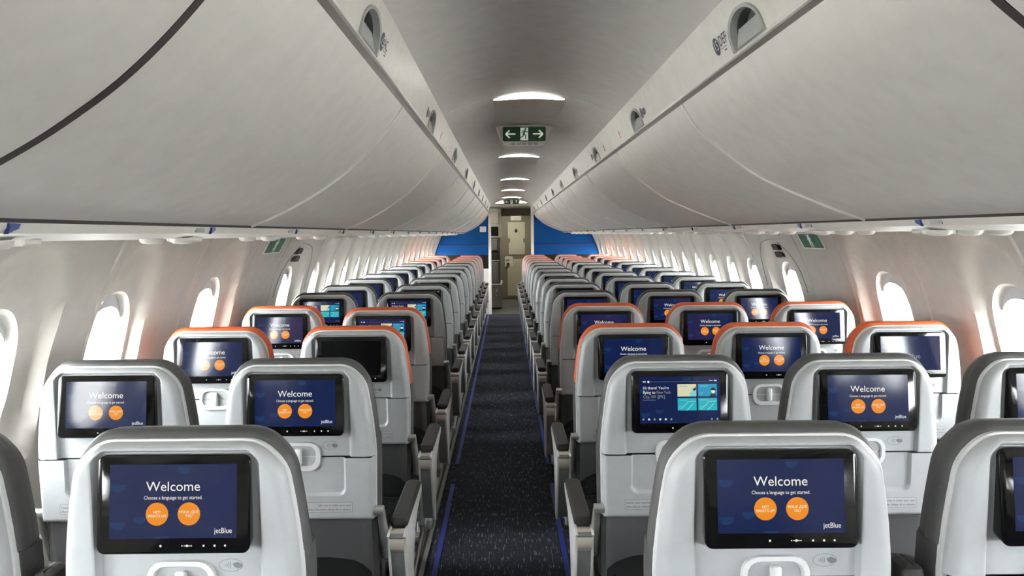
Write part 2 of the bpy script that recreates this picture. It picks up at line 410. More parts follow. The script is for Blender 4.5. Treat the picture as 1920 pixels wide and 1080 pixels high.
# ---- ceiling vault between the bins
CL, CR, CZ, CAPEX = -0.269, 0.493, 2.022, 2.13
cc = (CL+CR)/2; hwid = (CR-CL)/2; rise = CAPEX-CZ; RAD = (hwid**2+rise**2)/(2*rise)
def vault(x): return CAPEX-RAD+math.sqrt(RAD**2-(x-cc)**2)
ce = tag(bpy.data.objects.new('ceiling', None), 'white arched ceiling vault above the aisle', 'ceiling', kind='structure'); col.objects.link(ce)
LY = [-1.86, 0.82, 3.50, 6.15, 8.75, 10.95, 13.15]
cs = [Y0]+[l-0.10 for l in LY]+[YB]
for ya, yb in zip(cs, cs[1:]):
    if yb-ya < 0.05: continue
    mb = MB(); N = 24; ys = [ya, ya+0.004, yb-0.004, yb]
    vs = [(CL+(CR-CL)*i/N, yy, vault(CL+(CR-CL)*i/N)+(0.004 if yy in (ya, yb) else 0)) for yy in ys for i in range(N+1)]
    mb.add(vs, [(j*(N+1)+i, j*(N+1)+i+1, (j+1)*(N+1)+i+1, (j+1)*(N+1)+i) for j in range(3) for i in range(N)], 'ceil')
    link('ceiling_panel', mb.mesh('ceiling_panel', 30), ce)
# crescent ceiling lights
vis = 0
for ly in LY:
    hw = 0.172; N = 20
    xs = [cc-hw+2*hw*i/N for i in range(N+1)]; zb = vault(cc-hw)
    if ly > 3: lab = 'curved ceiling light, %s ahead of the camera along the aisle' % ordn[vis]; vis += 1
    else: lab = 'curved ceiling light %s the camera' % ('just above' if ly > 0 else 'behind')
    L = empty('ceiling_light', (cc, ly, zb), lab, 'ceiling light', 'curved ceiling lights')
    mb = MB(); top = [(x-cc, vault(x)-zb+0.002) for x in xs]; poly = top+[(xs[0]-cc, -0.002)] if False else top
    sg_ = vault(cc)-zb; pts = top+[(hw*q, 0.45*sg_*(1-q*q)) for q in (0.8, 0.5, 0.2, -0.2, -0.5, -0.8)]
    T = Matrix(((1,0,0,0),(0,0,1,0),(0,1,0,0),(0,0,0,1)))
    mb.prism(pts, 0.0, 0.025, 'lamp', T); link('lens', mb.mesh('lens'), L)
    mb = MB(); mb.prism([(a*0.98, b) for a, b in pts], 0.026, 0.62, 'ceil', T); link('housing', mb.mesh('housing', 30), L)

# ---- overhead bins
K = 1.12
LP = [(0, .337), (.042, .278), (.094, .2185), (.146, .1695), (.198, .131), (.25, .098), (.325, .058), (.40, .0265)]
RP = [(0, .337), (.025, .296), (.0555, .258), (.116, .206), (.192, .15), (.268, .1125), (.344, .080), (.404, .056), (.476, .030)]
doorL = smooth_poly([(K*(-.268-t), CAMZ+K*z) for t, z in LP], 4)
doorR = smooth_poly([(K*(.468+t), CAMZ+K*z) for t, z in RP], 4)
SIDE = {-1: dict(door=doorL, cr=(CL, CZ), fb=(-0.297, 1.903)), 1: dict(door=doorR, cr=(CR, CZ), fb=(0.535, 1.903))}
def offset_poly(p, d):
    out = []
    for i in range(len(p)):
        a = p[max(0, i-1)]; b = p[min(len(p)-1, i+1)]; tx, tz = b[0]-a[0], b[1]-a[1]; l = math.hypot(tx, tz)
        out.append((p[i][0]-tz/l*d, p[i][1]+tx/l*d))
    return out
def sweep(mb, prof, y0, y1, m, close=True):
    n = len(prof)
    vs = [(x, y0, z) for x, z in prof]+[(x, y1, z) for x, z in prof]
    fs = [(i, (i+1) % n, n+(i+1) % n, n+i) for i in range(n if close else n-1)]
    if close: fs += [list(range(n)), list(range(2*n-1, n-1, -1))]
    mb.add(vs, fs, m)
def sheet(prof, d): return prof+offset_poly(prof, d)[::-1]
BSEAM = [0.93+1.337*k for k in range(-2, 11)]
for side, sname in ((-1, 'left'), (1, 'right')):
    S = SIDE[side]; D = S['door']; fc = S['cr']; fb = S['fb']
    od = 1 if side < 0 else -1
    # outward offset sign: for left profile running down/outward (-x,-z), outward normal (up/left)
    def sgn():
        p = offset_poly(D, 0.01)[len(D)//2]; q = D[len(D)//2]
        return 1 if p[1] > q[1] else -1
    sg = sgn()
    for bi, (ya, yb) in enumerate(zip(BSEAM, BSEAM[1:])):
        if bi == 0: lab = 'overhead bin on the %s behind the camera' % sname
        elif bi == 1: lab = 'overhead bin on the %s beside the camera, with dark front gap' % sname
        else: lab = 'curved off-white overhead bin, %s along the %s side from the camera' % (ordn[bi-2], sname)
        B = empty('overhead_bin', (0, ya, 0), lab, 'overhead bin', 'overhead bins on the %s side' % sname)
        L = yb-ya; g = 0.0045 if bi != 1 else 0.009; g0 = 0.002 if bi != 2 else 0.009
        mb = MB(); sweep(mb, sheet(D, sg*0.012), g0, L-g, 'bin'); dr = link('door', mb.mesh('door', 40), B)
        if True:
            tr = offset_poly(D, -sg*0.006)
            mb = MB(); sweep(mb, tr+offset_poly(D, sg*0.006)[::-1], L-g-0.007, L-g+0.002, 'edge'); 
            if bi != 1: link('edge_trim', mb.mesh('edge_trim', 40), dr)
        if bi == 2:
            mb = MB(); sweep(mb, offset_poly(D, -sg*0.0008)+offset_poly(D, sg*0.012)[::-1], -0.008, 0.0085, 'dark'); link('gap_shade_strip', mb.mesh('gap_shade_strip', 40), dr)  # dark strip painting the shade of the open gap between doors
        mb = MB(); bp = offset_poly(D, sg*0.05); ex = -1.25 if side < 0 else 1.67
        sweep(mb, bp+[(ex, bp[-1][1]), (ex, 2.0), (fb[0]+side*0.03, 2.0)], 0, L, 'dark'); link('bin_body', mb.mesh('bin_body'), B)
        # fascia with a half-round latch recess
        yc = L/2+(0.065 if bi == 2 else 0.10); ux, uz = fc[0]-fb[0], fc[1]-fb[1]; ul = math.hypot(ux, uz); ux /= ul; uz /= ul
        nx, nz = (uz, -ux) if side < 0 else (-uz, ux)     # towards the aisle
        def fm(a, b, d=0.0): return (fb[0]+ux*b+nx*d, a, fb[1]+uz*b+nz*d)
        lw, lh = 0.105, 0.088
        def hf(t):   # half ellipse about (yc, 0.03): base at b=0.004
            c, s = math.cos(t), math.sin(t); r = 1/math.sqrt((c/lw)**2+(s/(lh-0.03))**2) if s > 0 else 1e9
            if s <= 0:
                r = lw/abs(c) if abs(c) > 1e-9 else 1e9
                if s < -1e-9: r = min(r, 0.022/-s)
            return r
        cor = [math.atan2(-0.022, lw) % (2*PI), math.atan2(-0.022, -lw) % (2*PI)]
        mb = MB(); holed(mb, 0.0, L, 0.0, ul, (yc, 0.03, hf), fm, 'fascia', [0, 0.5, 1.0], cor)
        fa = link('fascia', mb.mesh('fascia'), B)
        mb = MB(); sweep(mb, [(fb[0]+nx*0.003, fb[1]+0.007), (fb[0]+nx*0.004, fb[1]-0.001), (fb[0]-nx*0.006, fb[1]-0.002), (fb[0]-nx*0.004, fb[1]+0.007)], 0, L, 'edge'); link('fascia_lip', mb.mesh('fascia_lip'), B)
        mb = MB(); e0 = D[0]
        sweep(mb, [(fb[0]-nx*0.003, fb[1]), (e0[0]-nx*0.004, e0[1]-0.004), (e0[0]-nx*0.03, e0[1]-0.004), (fb[0]-nx*0.03, fb[1])], 0, L, 'strip'); link('grip_strip_shade', mb.mesh('grip_strip_shade'), B)  # underside of the grip recess, its shade put into the dark grey
        # latch: cup, rim, paddle
        ts = sorted([2*PI*i/46 for i in range(46)]+cor)
        def lp2(sc, d): return [fm(yc+hf(t)*sc*math.cos(t), 0.03+hf(t)*sc*math.sin(t), d) for t in ts]
        mb = MB(); loops = [lp2(1.03, 0.0), lp2(1.02, 0.004), lp2(0.90, 0.003), lp2(0.84, -0.012), lp2(0.80, -0.035)]
        mb.add([p for q in loops[:4] for p in q], [(j*48+i, j*48+(i+1) % 48, (j+1)*48+(i+1) % 48, (j+1)*48+i) for j in range(3) for i in range(48)], 'latch')
        la = link('latch', mb.mesh('latch', 40), B)
        mb = MB(); mb.add(loops[3]+loops[4], [(i, (i+1) % 48, 48+(i+1) % 48, 48+i) for i in range(48)]+[list(range(48, 96))], 'latchdark'); link('recess', mb.mesh('recess'), la)
        mb = MB(); pw = 0.083
        q = [fm(yc-pw, 0.012, 0.001), fm(yc+pw, 0.012, 0.001), fm(yc+pw*0.9, 0.052, -0.014), fm(yc-pw*0.9, 0.052, -0.014)]; q2 = [fm(yc-pw, 0.012, -0.006), fm(yc+pw, 0.012, -0.006), fm(yc+pw*0.9, 0.052, -0.02), fm(yc-pw*0.9, 0.052, -0.02)]
        mb.add(q+q2, [(0,1,2,3),(7,6,5,4),(0,4,5,1),(1,5,6,2),(2,6,7,3),(3,7,4,0)], 'paddle'); link('paddle', mb.mesh('paddle'), la)
        # row placards
        def fT(yo, bo, d):      # text frame: reading direction along the aisle as seen from the aisle
            ydir = Vector((0, 1, 0)) if side < 0 else Vector((0, -1, 0))
            up = Vector((ux, 0, uz)); nn = Vector((nx, 0, nz)); p = Vector(fm(yo, bo, d))
            return Matrix(((ydir.x, up.x, nn.x, p.x), (ydir.y, up.y, nn.y, p.y), (ydir.z, up.z, nn.z, p.z), (0,0,0,1)))
        if 2 <= bi <= 7:
            mb = MB(); fwd = (bi % 2 == 0); yo = yc+(0.135+0.035 if fwd else -0.165)
            T = fT(yo, 0.05, 0.0012); s0 = -1 if (side > 0) == fwd else -1
            if bi == 2:
                mb.flat(circle(-0.036 if side < 0 else 0.036*-1, 0, 0.022), 0, 'navyprint', T); add_text(mb, '15', 0.034, -0.036, 0, 0.0006, 'whiteprint', T=T)
                add_text(mb, 'AC' if side < 0 else 'DEF', 0.036, -0.010, 0.004, 0, 'navyprint', 'LEFT', T); mb.flat([(-0.010, -0.014), (0.035, -0.014), (0.035, -0.0125), (-0.010, -0.0125)], 0, 'navyprint', T)
                mb.flat([(0.01, -0.022), (0.03, -0.022), (0.03, -0.019), (0.01, -0.019)], 0, 'navyprint', T)
            else:
                mb.flat(circle(-0.03, 0, 0.021), 0, 'navyprint', T)
                for k in range(3): mb.flat([(0.0+0.014*k, -0.012), (0.010+0.014*k, -0.012), (0.010+0.014*k, 0.012), (0.0+0.014*k, 0.012)], 0, 'navyprint' if k < 2 else 'print', T)
            link('row_placard', mb.mesh('row_placard', 'raw'), fa)
            if bi in (3, 4, 6):
                mb = MB(); T = fT(L-0.13 if bi == 3 else 0.42, 0.045, 0.0012); mb.flat([(-0.022, -0.02), (0.022, -0.02), (0.022, 0.02), (-0.022, 0.02)], 0, 'whiteprint', T)
                mb.flat(circle(0, 0.006, 0.013, 14), 0.0006, 'redprint', T); mb.flat([(-0.017, -0.017), (0.017, -0.017), (0.017, -0.011), (-0.017, -0.011)], 0.0006, 'redprint', T); link('warning_sticker', mb.mesh('sticker', 'raw'), fa)
        # rail under the door
        bx_, bz_ = D[-1]; o1 = -side
        mb = MB()
        sweep(mb, [(bx_+side*0.004, bz_-0.0065), (bx_+side*0.010, bz_-0.023), (bx_+side*0.035, bz_-0.026), (bx_+side*0.06, bz_-0.022), (bx_+side*0.06, bz_-0.004), (bx_+side*0.012, bz_-0.0065)], 0, L, 'fascia')
        link('bottom_rail', mb.mesh('bottom_rail', 40), B)
        mb = MB(); xa_, xb_ = sorted((bx_+side*0.006, bx_+side*0.055)); mb.box(xa_, xb_, 0, L, bz_-0.0065, bz_+0.012, 'dark'); link('door_seal', mb.mesh('door_seal'), B)
# ---- cove LED strips? none visible: the vault meets the fascia directly

# ---- service panels under the bins, one per seat row
ROWS = [1.425, 2.232, 3.03, 3.927, 4.82, 5.55, 6.34, 7.12, 7.93, 8.74, 9.56, 10.39, 11.22, 12.08, 12.98]
edges = [0.2, 1.0]+[1.80+0.8*j for j in range(16)]+[YB]
for side, sname in ((-1, 'left'), (1, 'right')):
    bx_, bz_ = SIDE[side]['door'][-1]; xi = bx_+side*0.062
    for k, (ya, yb) in enumerate(zip(edges, edges[1:])):
        if yb > YB: yb = YB
        nm = ('%s ahead of the camera' % ordn[k-2]) if k >= 2 else 'beside the camera, %s' % ('nearer' if ya < .5 else 'farther')
        P = empty('service_panel', (0, ya, 0), 'white passenger service panel under the %s bins, %s%s' % (sname, nm, ''), 'service panel', 'service panels on the %s' % sname)
        L = yb-ya; mb = MB()
        xo = min(abs(wall_x(side, yy, 1.49)-0) for yy in (ya, yb))*side-side*0.0; xo = wall_x(side, yb, 1.49)+side*0.01
        sweep(mb, [(xi, bz_-0.018), (xi+side*0.10, bz_-0.034), (xo, bz_-0.040), (xo, bz_-0.01), (xi, bz_+0.0)], 0.002, L-0.002, 'fascia'); link('panel', mb.mesh('panel', 30), P)
        mid = L*0.45; xs = [xi+side*(0.10+0.085*q) for q in range(2 if side < 0 else 3)]
        for q, xx in enumerate(xs):
            mb = MB(); N = 14; rings = [(0.030, 0), (0.029, -0.008), (0.022, -0.014), (0.010, -0.016)]
            vs = [(xx+r*math.cos(2*PI*i/N), mid+r*1.5*math.sin(2*PI*i/N), bz_-0.035+d) for r, d in rings for i in range(N)]
            mb.add(vs, [(j*N+i, j*N+(i+1) % N, (j+1)*N+(i+1) % N, (j+1)*N+i) for j in range(3) for i in range(N)]+[list(range(3*N, 4*N))], 'edge'); link('air_nozzle', mb.mesh('air_nozzle', 50), P)
        mb = MB(); mb.box(xs[0], xs[-1]+side*0.0, mid+0.09, mid+0.15, bz_-0.046, bz_-0.03, 'edge', bev=0.004) if side > 0 else mb.box(xs[-1], xs[0], mid+0.09, mid+0.15, bz_-0.046, bz_-0.03, 'edge', bev=0.004)
        link('reading_light', mb.mesh('reading_light'), P)
        # blue hook and grey seat tag on the rail
        mb = MB(); xr = bx_+side*0.008; yt = 0.17 if k != 0 else 0.6
        mb.box(min(xr, xr-side*0.003), max(xr, xr-side*0.003), yt-0.10, yt-0.045, bz_-0.020, bz_-0.009, 'tag'); link('seat_tag', mb.mesh('seat_tag'), P)
        mb = MB(); mb.prism([(-0.010, -0.007), (0.018, -0.008), (0.012, -0.016), (0.0, -0.019), (-0.014, -0.024), (-0.008, -0.015)], 0, 0.007, 'blueclip', Matrix(((0,0,-side,xr), (1,0,0,yt), (0,1,0,bz_), (0,0,0,1)))); link('marker_clip', mb.mesh('clip'), P)

# ================================================================== SEATS
ZB, ZT = 0.668, 1.121                # shell bottom / top
TILT = math.tan(math.radians(4.5))
def bpnt(u, z, n):                   # back plane: lateral u, height z, n forward of the rear surface
    return (u, (ZT-z)*TILT+n, z)
def halfw(z):
    if z < 0.86: w = 0.220-0.004*(0.86-z)/0.2
    else: w = 0.220-0.034*((z-0.86)/0.26)**1.6
    return w
def outline_w(z, ztop, r, o=0.0):    # half width incl. rounded top corner
    w = halfw(min(z, 1.1))+o
    if z > ztop-r: w = w-r+math.sqrt(max(0, r*r-(z-(ztop-r))**2))
    return w
def shell_grid(z0, z1, top, nz, T, r, recess, m, mb, ucols):
    zs = [z0+(z1-z0)*i/nz for i in range(nz+1)]
    if top: zs = [z0+(z1-z0)*(1-(1-i/nz)**1.5) for i in range(nz+1)]
    vs = []; half = ucols+[None]*9
    cols = [(-1, k) for k in range(len(half)-1, 0, -1)]+[(1, k) for k in range(len(half))]
    for z in zs:
        w = outline_w(z, ZT, 0.075) if top else halfw(z)
        um = ucols[-1]; sc = 1.0 if w > um+0.02 else w/(um+0.02)
        for sgn_, k in cols:
            if k < len(ucols): u = ucols[k]*sc
            else:
                q = (k-len(ucols)+1)/9; u = um*sc+(w-um*sc)*(1-(1-q)**1.7)
            e = w-u
            e = min(e, ZT-z) if top else min(e, (z-z0)+0.004)
            k_ = min(1, max(0, e/r)); d = T*math.sqrt(1-(1-k_)**2)+recess(u/sc, z)
            vs.append(bpnt(sgn_*u, z, -d))
    n = len(cols)
    mb.add(vs, [(i*n+j, i*n+j+1, (i+1)*n+j+1, (i+1)*n+j) for i in range(nz) for j in range(n-1)], m)
def outline_pts(z0, ztop, r, o, n=9, sides=8):
    zs = [z0+(ztop-r-z0)*i/sides for i in range(sides)]
    R = [(halfw(min(z, 1.1))+o, z) for z in zs]
    zc = ztop-r; wc = halfw(min(zc, 1.1))+o
    for i in range(n+1):
        t = PI/2*i/n; R.append((halfw(min(zc+r*math.sin(t), 1.1))+o-r+r*math.cos(t), zc+r*math.sin(t)))
    return R+[(-u, z) for u, z in R[::-1]]
_mesh = {}
def cached(key, fn):
    if key not in _mesh: _mesh[key] = fn()
    return _mesh[key]
def loft(mb, loops, m, cap0=True, cap1=True):
    n = len(loops[0])
    mb.add([p for L in loops for p in L], [(j*n+i, j*n+(i+1) % n, (j+1)*n+(i+1) % n, (j+1)*n+i) for j in range(len(loops)-1) for i in range(n)]+([list(range(n))] if cap0 else [])+([list(range((len(loops)-1)*n, len(loops)*n))] if cap1 else []), m)
SC = (1.013, 0.088)   # screen centre height / half height
def m_shell():
    mb = MB()
    def rec(u, z):
        t = sstep(1.103, 1.111, z)
        return -0.014*(1-sstep(0.1475, 0.156, abs(u)))*(1-t)
    shell_grid(0.857, ZT, True, 30, 0.028, 0.024, rec, 'shell', mb, [0, 0.05, 0.10, 0.13, 0.1475, 0.1495, 0.152, 0.1545, 0.157, 0.160])
    return mb.mesh('upper_shell', 35)
def m_tray():
    mb = MB()
    def rec(u, z):
        a = max(abs(u)-0.134, 0.744-z)      # outside the rounded tray outline when > 0
        if abs(u) > 0.114 and z < 0.764: a = math.hypot(abs(u)-0.114, 0.764-z)-0.020
        return -0.011*(1-sstep(-0.004, 0.004, a))
    shell_grid(ZB, 0.853, False, 46, 0.026, 0.014, rec, 'shell', mb, [0, 0.04, 0.08, 0.105, 0.112, 0.118, 0.124, 0.128, 0.1305, 0.133, 0.1355, 0.138, 0.145, 0.155])
    return mb.mesh('tray_table', 35)
def m_edge_highlight():  # pale band along the shell outline, painted highlight of its bevelled edge
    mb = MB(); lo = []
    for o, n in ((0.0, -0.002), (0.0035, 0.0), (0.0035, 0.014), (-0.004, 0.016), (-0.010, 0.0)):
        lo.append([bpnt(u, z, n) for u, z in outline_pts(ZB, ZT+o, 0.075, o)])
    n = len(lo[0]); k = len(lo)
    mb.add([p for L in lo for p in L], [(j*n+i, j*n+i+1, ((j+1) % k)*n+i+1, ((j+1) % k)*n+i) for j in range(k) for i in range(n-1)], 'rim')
    return mb.mesh('shell_edge_highlight', 50)
def m_head(m):
    def f():
        mb = MB(); lo = []
        for o, dz, n in ((-0.012, -0.004, 0.008), (0.003, 0.009, 0.010), (0.008, 0.015, 0.018), (0.011, 0.018, 0.031), (0.010, 0.016, 0.048), (0.004, 0.010, 0.056), (0.004, 0.012, 0.062), (-0.004, 0.006, 0.092), (-0.03, -0.012, 0.113), (-0.08, -0.06, 0.120)):
            P = outline_pts(0.905 if o > -0.05 else 0.93, ZT+dz, 0.08, o)
            lo.append([bpnt(u, z, n) for u, z in P])
        loft(mb, lo, m); return mb.mesh('headrest_cover', 50)
    return f
def m_back():
    mb = MB(); lo = []
    for o, n in ((-0.02, 0.010), (0.004, 0.016), (0.010, 0.04), (0.008, 0.08), (-0.01, 0.105), (-0.05, 0.115)):
        R = [(halfw(z)+o, z) for z in [0.47+(0.903-0.47)*i/8 for i in range(9)]]
        lo.append([bpnt(u, z, n) for u, z in R+[(-u, z) for u, z in R[::-1]]])
    loft(mb, lo, 'lthr'); return mb.mesh('backrest', 50)
def m_lower():
    mb = MB(); lo = []
    for ins, n in ((0.015, -0.006), (0.0, 0.006), (0.0, 0.03)):
        P = rrect(-0.205+ins, 0.205-ins, 0.40+ins, 0.675-ins*0.3, 0.02, 3); lo.append([bpnt(u, z, n) for u, z in P])
    loft(mb, lo, 'fabric'); return mb.mesh('lower_back', 50)
def m_pocket():
    mb = MB(); zs = [0.22+0.33*i/10 for i in range(11)]; ns = 16; vs = []
    for z in zs:
        for j in range(ns+1):
            u = -0.205+0.41*j/ns; bul = 0.020*(1-(u/0.205)**4)*math.sin(PI*min(1, (z-0.22)/0.33+0.08))**0.5 if 0 < (z-0.22)/0.33+0.08 < 1 else 0
            zz = z-(0.045*(abs(u)/0.205)**5 if z > 0.5 else 0)
            vs.append(bpnt(u, zz, -0.012-bul-0.003*math.sin(u*70)*(1 if z > 0.45 else 0)))
    n = ns+1
    top = [i for i in range(7, 10)]
    mb.add(vs, [(i*n+j, i*n+j+1, (i+1)*n+j+1, (i+1)*n+j) for i in range(7, 10) for j in range(ns)], 'black')
    mb.add(vs, [(i*n+j, i*n+j+1, (i+1)*n+j+1, (i+1)*n+j) for i in range(0, 7) for j in range(ns)], 'mesh')
    mb.tube(bpnt(-0.2, 0.452, -0.03), bpnt(0.2, 0.452, -0.03), 0.004, 'black', 6)
    return mb.mesh('seat_pocket', 50)
def m_cush():
    mb = MB(); lo = []
    for ins, z in ((0.03, 0.36), (0.005, 0.375), (0, 0.42), (0.006, 0.455), (0.03, 0.475)):
        P = rrect(-0.225+ins, 0.225-ins, 0.10+ins, 0.56-ins, 0.04, 3); lo.append([(a, b, z) for a, b in P])
    loft(mb, lo, 'black'); return mb.mesh('seat_cushion', 50)
def m_frame():
    mb = MB(); mb.tube((-0.24, 0.16, 0.33), (0.24, 0.16, 0.33), 0.022, 'metal', 10); mb.tube((-0.24, 0.44, 0.33), (0.24, 0.44, 0.33), 0.022, 'metal', 10); return mb.mesh('seat_frame', 50)
def m_leg(x):
    def f():
        mb = MB(); mb.box(x-0.013, x+0.013, 0.42, 0.46, 0.03, 0.335, 'metal', bev=0.004); mb.box(x-0.018, x+0.018, 0.40, 0.50, 0.012, 0.04, 'metal', bev=0.004); return mb.mesh('leg')
    return f
def m_leg2(x):
    def f():
        mb = MB(); mb.tube((x, 0.165, 0.32), (x, -0.04, 0.04), 0.013, 'metal', 8); mb.box(x-0.018, x+0.018, -0.10, 0.0, 0.012, 0.045, 'metal', bev=0.004); return mb.mesh('rear_leg', 50)
    return f
def m_latch():
    mb = MB(); c = 0.858; lo = []
    for a, b, n in ((0.065, 0.046, -0.008), (0.063, 0.044, -0.018), (0.053, 0.034, -0.018), (0.047, 0.028, -0.008)):
        lo.append([bpnt(u, z, n-0.003) for u, z in rrect(-a, a, c-b, c+b*0.9, min(a, b)*0.75, 6)])
    loft(mb, lo, 'rim', False, True); return mb.mesh('latch_surround', 50)
def m_latchpin():
    mb = MB(); mb.prism(rrect(-0.0085, 0.0085, 0.832, 0.880, 0.007, 4), 0, 0, 'rim') if False else None
    lo = []
    for ins, n in ((0, -0.013), (0, -0.024), (0.003, -0.027)):
        lo.append([bpnt(u, z, n) for u, z in rrect(-0.0095+ins, 0.0095-ins, 0.830+ins, 0.880-ins, 0.006, 4)])
    loft(mb, lo, 'rim'); return mb.mesh('tray_latch', 50)
def m_icon():
    mb = MB()
    def P(pts): mb.add([bpnt(u+0.092, z+0.888, -0.0152) for u, z in pts], [list(range(len(pts)))], 'icon')
    N = 28; o = circle(0, 0, 0.0225, N, 0.0125); i_ = circle(0, 0, 0.0215, N, 0.0115)
    mb.add([bpnt(u+0.092, z+0.888, -0.0152) for u, z in o+i_], [(k, (k+1) % N, N+(k+1) % N, N+k) for k in range(N)], 'icon')
    for k in range(4):
        r = 0.003+0.003*k
        pts = [(-0.013+0.6*r+r*0.5*math.cos(t), 1.0*r*math.sin(t)*0.8) for t in [-0.8+1.6*q/6 for q in range(7)]]
        P(pts+[(u-0.0012, z) for u, z in pts[::-1]])
    P([(0.003, 0.003), (0.012, 0.006), (0.021, 0.002), (0.021, -0.004), (0.012, -0.007), (0.006, -0.003)])
    return mb.mesh('contactless_mark', 'raw')
def m_plac(text):
    def f():
        mb = MB()
        for sx in (-1, 1):
            a0, a1 = (-0.155, -0.012) if sx < 0 else (0.012, 0.155)
            mb.add([bpnt(u, z, -0.0264) for u, z in rrect(a0, a1, 0.692, 0.722, 0.003, 2)], [list(range(12))], 'placard')
            N = 12; o = rrect(a0, a1, 0.692, 0.722, 0.003, 2); i_ = rrect(a0+0.001, a1-0.001, 0.693, 0.721, 0.003, 2)
            mb.add([bpnt(u, z, -0.0267) for u, z in o+i_], [(k, (k+1) % N, N+(k+1) % N, N+k) for k in range(N)], 'icon')
            if text:
                l1, l2 = ('Fasten your seat belt while seated', 'Abroche su cintur\u00f3n mientras sentado') if sx < 0 else ('Life vest is under your seat', 'Chaleco salvavidas debajo de su asiento')
                for s, zz in ((l1, 0.7125), (l2, 0.7005)):
                    vs, fs = text_mesh(s, 0.0088, 'LEFT' if sx < 0 else 'RIGHT'); xo = a0+0.004 if sx < 0 else a1-0.004
                    k = 0.135/max(1e-6, max(v[0] for v in vs)-min(v[0] for v in vs)); k = min(1, k)
                    mb.add([bpnt(x*k+xo, z+zz, -0.0270) for x, z in vs], fs, 'print')
        return mb.mesh('placard', 'raw')
    return f
def m_hinge(sx):
    def f():
        mb = MB(); x0 = sx*0.205; x1 = sx*0.243
        mb.tube(bpnt(x0, 0.690, -0.006), bpnt(x1, 0.690, -0.006), 0.0135, 'metal', 14)
        mb.tube(bpnt(x0+sx*0.028, 0.690, 0.0), bpnt(x0+sx*0.034, 0.53, 0.05), 0.012, 'metal', 10, 0.016)
        return mb.mesh('hinge', 50)
    return f
# screen
def sT(d): return lambda u, z: bpnt(u, z, d)
STOP = SC[0]+SC[1]; STY = (ZT-STOP)*TILT-0.027; STAN = math.tan(math.radians(3.0))
def spnt(u, z, n): return (u, STY-(STOP-z)*STAN+n, z)       # screen plane: slightly tipped up, its lower edge stands proud
def m_bezel():
    mb = MB(); lo = []
    out = lambda ins: rrect(-0.139+ins, 0.139-ins, SC[0]-SC[1]+ins, SC[0]+SC[1]-ins, 0.014, 5)
    lo.append([bpnt(u, z, -0.012) for u, z in out(0.004)])
    lo.append([spnt(u, z, 0.006) for u, z in out(0.0)]); lo.append([spnt(u, z, 0.002) for u, z in out(0.0)]); lo.append([spnt(u, z, 0.0) for u, z in out(0.0025)])
    loft(mb, lo, 'bezel')
    d = -0.0003; zi = SC[0]-SC[1]+0.0145
    for u, w in ((-0.022, 0.0022), (0.017, 0.0012), (0.026, 0.0024), (0.034, 0.0012), (0.056, 0.002), (0.076, 0.0022), (0.095, 0.002)):
        mb.add([spnt(a, b, d) for a, b in circle(u, zi, w, 10)], [list(range(10))], 'swhite')
    mb.add([spnt(a, b, d) for a, b in [(0.020, zi-0.0007), (0.032, zi-0.0007), (0.032, zi+0.0007), (0.020, zi+0.0007)]], [(0,1,2,3)], 'swhite')
    return mb.mesh('screen', 50)
DW, DZ0, DZ1 = 0.1155, 0.953, 1.085
